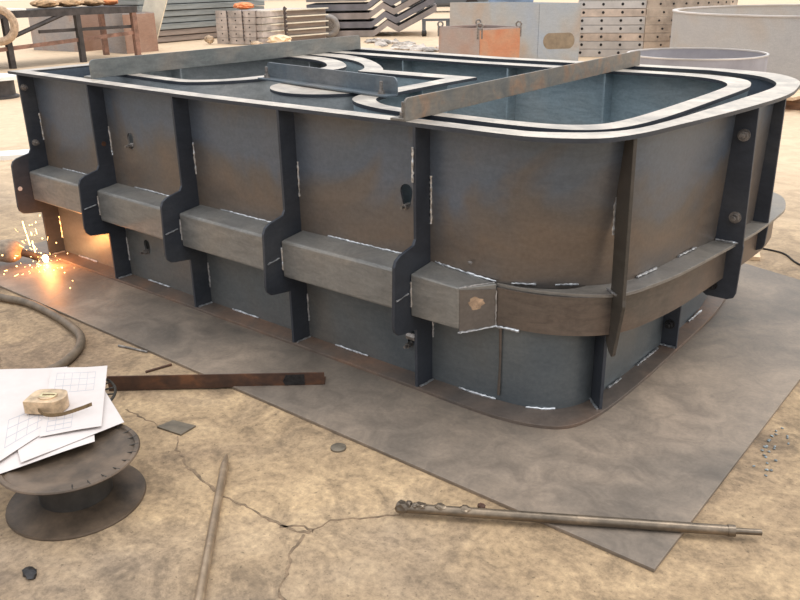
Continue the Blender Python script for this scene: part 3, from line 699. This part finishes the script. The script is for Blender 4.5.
# ------------------------------------------------------------------ welding gun and sparks
wg = thing('welding_gun', (-2.72, -.25, 0), 'dark welding gun with grey wrapped handle throwing sparks at the left end of the mould', 'welding gun')
b = MB(); b.tube(smooth([(-2.555, -.095, .045), (-2.59, -.13, .07), (-2.64, -.18, .09)], 4), .02, 12); part('nozzle', b, 'gun', wg, shade=True)
b = MB(); b.tube(smooth([(-2.615, -.158, .082), (-2.655, -.20, .095), (-2.70, -.245, .098)], 4), .05, 16, [.026, .044, .056, .062, .064, .064, .060, .058, .052]); part('wrapped_collar', b, 'gungrey', wg, shade=True, label='grey cloth-wrapped collar')
b = MB(); b.tube(smooth([(-2.69, -.235, .098), (-2.82, -.355, .095), (-3.0, -.43, .08), (-3.3, -.45, .055), (-3.7, -.35, .05)], 5), .05, 16, [.055]*6+[.054]*5+[.045]*10); part('handle', b, 'gun', wg, shade=True)
b = MB(); rd = random.Random(11)
for i in range(105):
    a = rd.uniform(0, 2*math.pi); d = abs(rd.gauss(0, .16))
    p = Vector((-2.53+d*math.cos(a), -.115+d*math.sin(a)*.9, max(.014, .05+rd.gauss(0, .09))))
    if p.y > -.02: p.y = -.02-rd.random()*.2
    s_ = rd.uniform(.0012, .0042)
    if rd.random() < .3:
        dr = (p-Vector((-2.53, -.085, .04))).normalized(); b.cyl(p, p+dr*rd.uniform(.01, .035), s_*.45, 5)
    else: b.blob(p, (s_, s_, s_), .1, 1, i)
for q in ((-2.62, -.12, .25), (-2.60, -.12, .18), (-2.575, -.11, .14)): b.cyl(q, (q[0]+.015, q[1], q[2]-.06), .003, 5)
solo('welding_sparks', b, 'spark', 'spray of orange sparks around the tip of the welding gun', 'sparks', kind='stuff')
b = MB(); b.blob((-2.535, -.072, .040), (.016, .016, .020), .15, 2, 2); solo('molten_metal', b, 'arc', 'glowing molten spot at the tip of the welding gun', 'molten metal')
L = bpy.data.lights.new('arc_light', 'POINT'); L.energy = 5.0; L.color = (1, .34, .08); L.shadow_soft_size = .03
lo_ = bpy.data.objects.new('arc_light', L); COL.objects.link(lo_); lo_.location = (-2.46, -.10, .10)

# ------------------------------------------------------------------ the yard behind
ORD = ['lowest', 'second from bottom', 'third from bottom', 'fourth from bottom', 'fifth from bottom', 'sixth from bottom', 'seventh from bottom', 'eighth from bottom', 'ninth from bottom', 'topmost']
def ordw(i, n): return 'topmost' if i == n-1 else ORD[i]

# work table at far left
t = thing('work_table', (-14.4, 6.6, 0), 'rusty angle-steel work table cluttered with sacking at far left', 'work table')
b = MB(); b.box((-14.5, 6.0, 1.00), (1.3, 4.6, .035)); part('table_top', b, 'frame', t)
b = MB(); b.box((-13.87, 6.0, .95), (.05, 4.6, .12)); part('front_rail', b, 'frame', t)
for (x, y, m) in ((-13.9, 5.50, 'frame'), (-13.9, 6.95, 'frame'), (-13.9, 8.22, 'framerust'), (-15.1, 5.5, 'frame'), (-15.1, 8.22, 'framerust')):
    b = MB(); b.box((x, y, .49), (.1, .1, .98)); part('leg', b, m, t)
b = MB(); b.box((-13.9, 6.3, .40), (.05, 4.0, .07), 0, R(3)); part('lower_rail', b, 'framerust', t, label='rusty lower rail')
b = MB(); b.box((-13.95, 7.2, .62), (.05, 2.1, .06)); part('middle_rail', b, 'frame', t)
b = MB(); b.cyl((-13.88, 5.55, .55), (-13.88, 6.75, .95), .04, 6); part('brace', b, 'frame', t)
b = MB(); b.box((-14.2, 5.55, 1.035), (.7, .75, .03)); solo('white_board', b, 'white', 'white sheet of board lying on the left of the cluttered work table', 'board')
rd = random.Random(5)
for i, (y, s_, m) in enumerate(((6.55, .32, 'sack'), (7.05, .36, 'sack'), (7.55, .30, 'sack'))):
    b = MB(); b.blob((-14.3, y, 1.0175+.09), (.34, s_*.72, .075), .10, 3, i); solo('sack', b, m, 'crumpled tan sack on the work table, '+('nearest the white board', 'in the middle of three', 'at the right end')[i], 'sack', 'sacks on the work table', shade=True)
b = MB(); b.blob((-14.45, 8.05, 1.115), (.2, .2, .085), .15, 2, 9); solo('yellow_cloth', b, 'orange', 'orange-yellow cloth bundle at the right end of the work table', 'cloth')
b = MB(); b.torus((-13.615, 5.22, .79), .28, .07, Matrix.Rotation(R(55), 3, 'Z') @ Matrix.Rotation(R(90), 3, 'X'), 24, 8); solo('webbing_loop', b, 'rope', 'loop of tan webbing hanging at the left end of the work table', 'webbing')
t = thing('cabinet', (-14.3, 4.75, 0), 'dark steel cabinet at the left edge behind the mould', 'cabinet')
b = MB(); b.box((-14.3, 4.75, .43), (.7, .9, .86)); part('body', b, 'frame', t); b = MB(); b.box((-13.94, 4.75, .43), (.02, .8, .76)); part('door', b, 'barrel', t); b = MB(); b.box((-13.92, 5.05, .5), (.02, .03, .16)); part('handle', b, 'bolt', t)
t = thing('pedestal_stand', (-9.9, 3.3, 0), 'low dark round stand with a pale top at the left edge', 'stand')
b = MB(); b.lathe((-9.9, 3.3, 0), [(.001, 0), (.24, 0), (.24, .03), (.20, .05), (.20, .25), (.001, .25)], 28); part('base', b, 'barrel', t, shade=True)
b = MB(); b.lathe((-9.9, 3.3, 0), [(.001, .25), (.30, .25), (.30, .30), (.001, .30)], 28); part('top', b, 'white', t, shade=True)

def bin_(name, P, h, mat, label, cat, rim=.05, lugs=False, side=None, g=None):
    """open-topped sheet bin on plan quad P"""
    cx = sum(p[0] for p in P)/4; cy = sum(p[1] for p in P)/4; t = thing(name, (cx, cy, 0), label, cat, g)
    for i in range(4):
        a = Vector((*P[i], 0)); c = Vector((*P[(i+1) % 4], 0)); u = (c-a).normalized(); L = (c-a).length
        b = MB(); b.plate((a.x, a.y), math.atan2(u.y, u.x), [(0, 0), (L, 0), (L, h), (0, h)], .02); part('side_panel', b, side if (side and i == 1) else mat, t)
    b = MB(); b.prism(P, 0, .03); part('bottom', b, mat, t)
    A = P; C = [((p[0]-cx)*.94+cx, (p[1]-cy)*.94+cy) for p in P]
    b = MB(); b.ring(A, C, h, h+.025); part('rim', b, mat, t)
    if lugs:
        for i in (0, 1, 2, 3):
            p = Vector((P[i][0]*.97+cx*.03, P[i][1]*.97+cy*.03, 0)); b = MB(); b.torus((p.x, p.y, h+.06), .040, .014, Matrix.Rotation(R(35), 3, 'Z') @ Matrix.Rotation(R(90), 3, 'X'), 18, 8)
            b.box((p.x, p.y, h-.05), (.09, .03, .15), R(35)); part('lifting_lug', b, 'bolt', t)
    return t
bin_('steel_bin', [(-18.06, 8.13), (-16.42, 8.36), (-16.55, 9.3), (-18.2, 9.07)], .90, 'binA', 'grey steel bin with rust-brown end behind the work table', 'bin', side='binB')
bin_('steel_bin', [(-15.89, 8.63), (-14.86, 8.58), (-14.93, 9.45), (-15.96, 9.50)], .82, 'binA', 'rust-brown steel bin with a pale slatted board leaning on it', 'bin', side='binB')
t = thing('slatted_board', (-15.3, 9.7, 0), 'pale slatted board leaning up behind the rust-brown bin', 'board')
for i in range(3):
    b = MB(); b.plate((-15.72+i*.26, 9.74), R(17), [(-.45, 0), (-.21, 0), (.55, 1.6), (.31, 1.6)], .04); part('slat', b, 'cream', t)
# stack of weathered boards
for i in range(7):
    b = MB(); b.box((-18.1, 12.6, .02+.155*i+.07), (1.9+.05*((i*7) % 3-1), 4.6, .135), R(6)); solo('form_board', b, 'timber2' if i < 2 else 'timber', 'long grey weathered board behind the bins, '+ordw(i, 7)+' of its stack', 'board', 'stacked form boards behind the bins', bev=.01)
# drilled channel panels: end plates with holes face left, long channel sides face right
def hole_part(name, c, r, d, parent, mat='hole', lab=None):
    c = Vector(c); d = Vector(d).normalized(); b = MB(); b.cyl(c-d*.004, c+d*.006, r, 10); part(name, b, mat, parent, lab)
for i in range(5):
    z0 = .01+i*.158; o = .035*i
    t = thing('channel_panel', (-14.8, 12.9, z0), 'grey channel panel with drilled end plates, '+ordw(i, 5)+' of its stack', 'channel panel', 'stacked drilled channel panels')
    A = Vector((-15.45+o*.2, 11.60, 0)); u = Vector((1.12, .20, 0)).normalized(); v = Vector((.03, 1, 0)).normalized()
    for k, (s0, s1) in enumerate(((0, .38), (.39, .86), (.87, 1.24))):
        b = MB(); p = A+u*s0; b.plate((p.x, p.y), math.atan2(u.y, u.x), [(0, z0), (s1-s0, z0), (s1-s0, z0+.15), (0, z0+.15)], .03); part('end_plate', b, 'drill', t)
        q = A+u*(s0+s1)/2; hole_part('drilled_hole', (q.x+.003, q.y-.016, z0+.08), .018, (.17, -1, 0), t)
    B0 = A+u*1.24
    b = MB(); b.plate((B0.x, B0.y), math.atan2(v.y, v.x), [(0, z0), (2.35, z0), (2.35, z0+.15), (0, z0+.15)], .03); part('channel_web', b, 'timber2', t)
    p = B0+v*1.2; b = MB(); b.box((p.x+.06, p.y, z0+.135), (.13, 2.3, .03), math.atan2(-v.x, v.y)); part('channel_lip', b, 'cream', t)
    b = MB(); p = A+u*.62+v*1.2; b.box((p.x, p.y, z0+.07), (1.2, 2.3, .13), math.atan2(u.y, u.x)-R(2)); part('core_block', b, 'drill', t)
for k, s_ in enumerate((.385, .865)):
    b = MB(); p = A+u*s_; pts = [(p.x+.012*(j % 2)+.01, p.y-.05, .80-j*.045) for j in range(17)]; b.tube(pts, .016, 6, [.010+.012*(j % 2) for j in range(17)]); solo('chain', b, 'chain', ('dark chain down the left of the drilled end plates', 'dark chain down the middle of the drilled end plates')[k], 'chain', 'chains on the channel panels')
b = MB(); p = B0+v*.75; b.tube([(p.x+.20, p.y+.03*(j % 2), .86-j*.05) for j in range(14)], .03, 6, [.022+.03*(j % 2) for j in range(14)]); solo('chain', b, 'chain', 'heavy dark chain hanging down the long side of the channel panels', 'chain')
for i, (x, y, z, sx, sy, sz, m, l) in enumerate(((-15.55, 11.42, .02, .16, .08, .12, 'redcloth', 'red and white cloth on the ground at the left foot of the channel panels'), (-14.02, 11.62, .0, .20, .10, .07, 'redcloth', 'red and white rag heap at the right foot of the drilled end plates'), (-13.62, 12.0, .0, .34, .22, .15, 'yellowcloth', 'pale yellow cloth heap in front of the long channel sides'), (-14.95, 12.1, .81, .3, .22, .10, 'orange', 'orange cloth lying on top of the channel panels'))):
    b = MB(); b.blob((x, y, z+sz*.8), (sx, sy, sz*.8), .16, 3, 30+i); solo('cloth_heap', b, m, l, 'cloth', shade=True)
t = thing('tyre', (-14.5, 14.62, 0), 'dusty grey tyre leaning between the channel panels and the folded sheets', 'tyre')
b = MB(); b.torus((-14.3, 14.45, .31), .22, .085, Matrix.Rotation(R(35), 3, 'Z') @ Matrix.Rotation(R(90), 3, 'X'), 28, 10); part('tread', b, 'tyre', t, shade=True); b = MB(); b.cyl((-14.33, 14.49, .31), (-14.27, 14.41, .31), .15, 20); part('wheel_disc', b, 'bolt', t)
# folded zigzag sheets
ux = Vector((.79, .61, 0)); uy = Vector((-.61, .79, 0)); O0 = Vector((-14.35, 14.75, 0))
for i in range(5):
    z0 = .01+i*.225; s_ = -.06*i
    prof = [(-.75, 0), (1.05+s_, 0), (1.42+s_, .26), (1.72+s_, .10), (2.75+s_, .62)]
    top = [(a, z+.16) for a, z in prof[::-1]]
    b = MB(); b.plate((O0.x+uy.x*1.1, O0.y+uy.y*1.1), math.atan2(ux.y, ux.x), [(a, z0+z) for a, z in prof+top], 2.2)
    solo('folded_sheet', b, 'zig' if i % 2 == 0 else 'zigd', 'grey zigzag folded steel section across the yard, '+ordw(i, 5)+' of its stack', 'folded section', 'stacked folded sections')
t = thing('trestle', (-12.55, 16.3, 0), 'small dark wheeled trestle propping the raised ends of the folded sheets', 'trestle')
for (dx, dy) in ((0, 0), (.5, .4)):
    b = MB(); b.box((-12.35+dx, 16.1+dy, .26), (.10, .10, .36), R(38)); part('leg', b, 'car', t); b = MB(); b.cyl((-12.38+dx, 16.06+dy, .08), (-12.31+dx, 16.14+dy, .08), .08, 14); part('caster', b, 'gun', t)
b = MB(); b.box((-12.1, 16.3, .42), (.75, .12, .06), R(38)); part('crossbar', b, 'car', t)
# scrap heap on the ground
b = MB(); rd = random.Random(8)
for i in range(90):
    s_ = rd.random(); x = -12.4+s_*3.3+rd.gauss(0, .22); y = 14.15-s_*1.9+rd.gauss(0, .2); b.blob((x, y, .03), (rd.uniform(.04, .18), rd.uniform(.04, .13), rd.uniform(.02, .06)), .35, 1, i)
solo('scrap_heap', b, 'rubble', 'low strip of pale scrap and litter on the ground behind the mould', 'scrap', kind='stuff')
# parked car far off
t = thing('car', (-22.2, 30.5, 0), 'dark car parked far across the yard beside the pale tank', 'car')
cu = R(35)
def cb(x, y, z, sx, sy, sz): return ((-22.2+x*math.cos(cu)-y*math.sin(cu), 30.5+x*math.sin(cu)+y*math.cos(cu), z), (sx, sy, sz), cu)
b = MB(); b.box(*cb(0, 0, .55, 4.0, 1.65, .55)); part('body', b, 'car', t, bev=.12)
b = MB(); b.box(*cb(-.2, 0, 1.05, 2.1, 1.45, .5)); part('cabin', b, 'glass', t, bev=.12)
for x in (-1.25, 1.25):
    for y in (-.78, .78):
        c0 = cb(x, y-.09, .31, 1, 1, 1)[0]; c1 = cb(x, y+.09, .31, 1, 1, 1)[0]; b = MB(); b.cyl(c0, c1, .31, 20); part('wheel', b, 'gun', t)
b = MB(); b.box((-26, 38, 1.0), (7, 2.0, 2.0), R(38)); solo('blue_sheeted_load', b, 'blue', 'blue sheeted load far across the yard', 'load', bev=.2)
# rusty lug bin and pale tank behind it
bin_('lug_bin', [(-6.55, 8.97), (-5.57, 8.68), (-5.34, 9.46), (-6.32, 9.75)], .70, 'rustbin', 'pinkish rusty square bin with lifting lugs just behind the mould', 'bin', lugs=True, side='rustbinside')
t = thing('pale_tank', (-7.0, 12.3, 0), 'pale grey rectangular steel tank with a long oval opening behind the lug bin', 'tank')
P = [(-8.37, 11.79), (-6.10, 11.36), (-5.56, 11.89), (-7.8, 12.35)]
for i in range(4):
    a = Vector((*P[i], 0)); c = Vector((*P[(i+1) % 4], 0)); uu = (c-a).normalized(); L_ = (c-a).length
    b = MB(); b.plate((a.x, a.y), math.atan2(uu.y, uu.x), [(0, 0), (L_, 0), (L_, 1.0), (0, 1.0)], .02); pl_ = part('side_panel', b, 'bigbox', t)
    if i == 1:
        nrm = Vector((uu.y, -uu.x, 0)); b = MB(); vs = []
        for k in range(28):
            q = 2*math.pi*k/28; cx_ = .17 if math.cos(q) > 0 else -.17
            p = a+uu*(L_*.50+cx_+.12*math.cos(q))+nrm*.012+Vector((0, 0, .36+.14*math.sin(q))); vs.append(b.b.verts.new(p))
        b.face(vs); part('oval_opening', b, 'curvedin', t, label='long oval opening')
for zz in (.98,): b = MB(); b.prism(P, .90, .915); part('top_sheet', b, 'bigbox', t)
# tall stacks of drilled panels
for i in range(12):
    z0 = i*.145
    t = thing('drilled_panel', (-5.2, 12.9, z0), 'pale flat drilled steel panel, '+('topmost' if i == 11 else ['lowest', 'second', 'third', 'fourth', 'fifth', 'sixth', 'seventh', 'eighth', 'ninth', 'tenth', 'eleventh'][i]+(' from bottom' if i else ''))+' of the tall stack', 'drilled panel', 'tall stack of drilled panels')
    A = Vector((-6.0, 12.62, 0)); uu = Vector((.9, .43, 0)).normalized(); nn = Vector((uu.y, -uu.x, 0)); a = math.atan2(uu.y, uu.x)
    b = MB(); c = A+uu*.62-nn*.4; b.box((c.x, c.y, z0+.070), (1.24, .8, .138), a); part('panel', b, ('pale', 'palewarm', 'pale')[(i*5) % 3], t, bev=.004)
    for s_ in (.09, .45, .80, 1.16):
        p = A+uu*(s_+.006*((i*3) % 4)); hole_part('drilled_hole', (p.x, p.y, z0+.078), .026, nn, t)
for i in range(12):
    z0 = i*.145
    t = thing('curved_panel', (-4.6, 13.6, z0), 'dusty curved drilled panel, '+('topmost' if i == 11 else ['lowest', 'second', 'third', 'fourth', 'fifth', 'sixth', 'seventh', 'eighth', 'ninth', 'tenth', 'eleventh'][i]+(' from bottom' if i else ''))+' of its column', 'curved panel', 'column of curved drilled panels')
    cc = Vector((-5.80, 14.90, 0)); rr = 2.0; A_ = []; B_ = []
    for k in range(13):
        q = R(-62+62*k/12); A_.append((cc.x+rr*math.cos(q), cc.y+rr*math.sin(q))); B_.append((cc.x+(rr-.12)*math.cos(q), cc.y+(rr-.12)*math.sin(q)))
    b = MB(); b.ring(A_, B_, z0+.002, z0+.140, False); part('panel', b, 'curved', t)
    for k in range(1, 9):
        q = R(-62+62*(k+.3*(i % 2))/9); d = Vector((math.cos(q), math.sin(q), 0)); p = cc+d*rr; hole_part('drilled_hole', (p.x, p.y, z0+.075), .02, d, t)
# big rings
t = thing('steel_ring', (-1.36, 12.35, 0), 'large pale open steel ring standing at right behind the mould', 'steel ring')
b = MB(); b.lathe((-1.36, 12.35, 0), [(2.46, 0), (2.46, .90), (2.50, .90), (2.50, 0), (2.46, 0)], 96); part('ring_wall', b, 'ring', t, shade=True)
b = MB(); b.lathe((-1.36, 12.35, 0), [(2.44, .895), (2.515, .895), (2.515, .915), (2.44, .915), (2.44, .895)], 96); part('top_edge', b, 'pale', t, shade=True)
t = thing('steel_hoop', (-1.90, 7.75, 0), 'low blue-grey round steel hoop just behind the mould, before the large ring', 'steel hoop')
b = MB(); b.lathe((-1.90, 7.75, 0), [(.765, 0), (.765, .575), (.78, .575), (.78, 0), (.765, 0)], 80); part('hoop_wall', b, 'tank', t, shade=True)
b = MB(); b.lathe((-1.90, 7.75, 0), [(.76, .57), (.787, .57), (.787, .585), (.76, .585), (.76, .57)], 80); part('top_edge', b, 'pale', t, shade=True)
# timber at the right edge
t = thing('timber_pallet', (-.05, 8.3, 0), 'weathered wooden pallet of planks at the right edge behind the mould', 'pallet')
for k in range(3): b = MB(); b.box((-.05, 7.85+k*.42, .06), (1.7, .1, .12), R(-8)); part('bearer', b, 'woodold', t)
for k in range(6): b = MB(); b.box((-.78+k*.29, 8.27-k*.041, .14), (.2, 1.1, .035), R(-8)); part('plank', b, 'wood', t)
b = MB(); b.box((-.15, 8.55, .228), (1.2, .13, .14), R(-14)); solo('timber_beam', b, 'cream', 'pale sawn timber beam lying on the pallet at the right edge', 'timber beam', bev=.006)
b = MB(); b.box((.47, 2.36, .011), (.10, .16, .02), R(20)); solo('wood_offcut', b, 'wood', 'small pale wood offcut on the floor past the right end of the mould', 'wood offcut')
b = MB(); b.tube(smooth([(.40, 2.52, .005), (.60, 2.50, .005), (.72, 2.36, .005), (.95, 2.2, .005), (1.5, 1.9, .005)], 5), .005, 6); solo('cable', b, 'gun', 'thin dark cable trailing over the floor past the right end of the mould', 'cable')
b = MB(); b.box((-5.9, 1.0, .02), (1.6, .25, .04), R(55)); solo('pale_strip', b, 'white', 'pale flat strip lying on the floor left of the mould', 'steel strip')


# ------------------------------------------------------------------ light, sky and camera
w = bpy.data.worlds.new('World'); SC.world = w; w.use_nodes = True; n = w.node_tree; bg = n.nodes['Background']
tc = n.nodes.new('ShaderNodeTexCoord'); nv = n.nodes.new('ShaderNodeVectorMath'); nv.operation = 'NORMALIZE'; n.links.new(tc.outputs['Generated'], nv.inputs[0])
def dotn(v):
    d = n.nodes.new('ShaderNodeVectorMath'); d.operation = 'DOT_PRODUCT'; n.links.new(nv.outputs[0], d.inputs[0]); d.inputs[1].default_value = v; return d.outputs['Value']
side = ramp(n, (lambda o: (lambda m: (n.links.new(o, m.inputs['Value']), m.inputs['From Min'].__setattr__('default_value', -1.0), m.outputs[0])[-1])(n.nodes.new('ShaderNodeMapRange')))(dotn((.35, .92, .1))), [(.2, (.46, .48, .52, 1)), (.55, (.90, .91, .93, 1)), (.85, (1.45, 1.42, 1.36, 1))])
c = mix(n, ramp(n, dotn((0, 0, 1)), [(.16, (0, 0, 0, 1)), (.58, (1, 1, 1, 1))]), side, (1.58, 1.62, 1.68, 1))
n.links.new(c, bg.inputs['Color']); bg.inputs['Strength'].default_value = 1.0
sn = bpy.data.lights.new('sun', 'SUN'); sn.energy = 1.1; sn.angle = R(25); sn.color = (1, .97, .94)
so = bpy.data.objects.new('sun', sn); COL.objects.link(so); so.rotation_euler = Vector((-.22, -.22, -1)).to_track_quat('-Z', 'Y').to_euler()

cam = bpy.data.cameras.new('camera'); co = bpy.data.objects.new('camera', cam); COL.objects.link(co); SC.camera = co
p_, r_, y_ = -.375931815, .017095833, .689521489
Rz = Matrix.Rotation(y_, 3, 'Z'); Rx = Matrix.Rotation(p_, 3, 'X'); Ry = Matrix.Rotation(r_, 3, 'Y')
Q = Rz @ Rx @ Ry
rx, fw_, up_v = Q @ Vector((1, 0, 0)), Q @ Vector((0, 1, 0)), Q @ Vector((0, 0, 1))
mt = Matrix((rx, up_v, -fw_)).transposed().to_4x4(); mt.translation = (1.67272933, -2.11505784, 1.43847648); co.matrix_world = mt
cam.sensor_width = 36; cam.lens = 811.804765*36/800; cam.clip_start = .05; cam.clip_end = 400

SC.view_settings.view_transform = 'Standard'; SC.view_settings.look = 'None'; SC.view_settings.gamma = 1
SC.view_settings.use_curve_mapping = False; SC.view_settings.exposure = 0.0
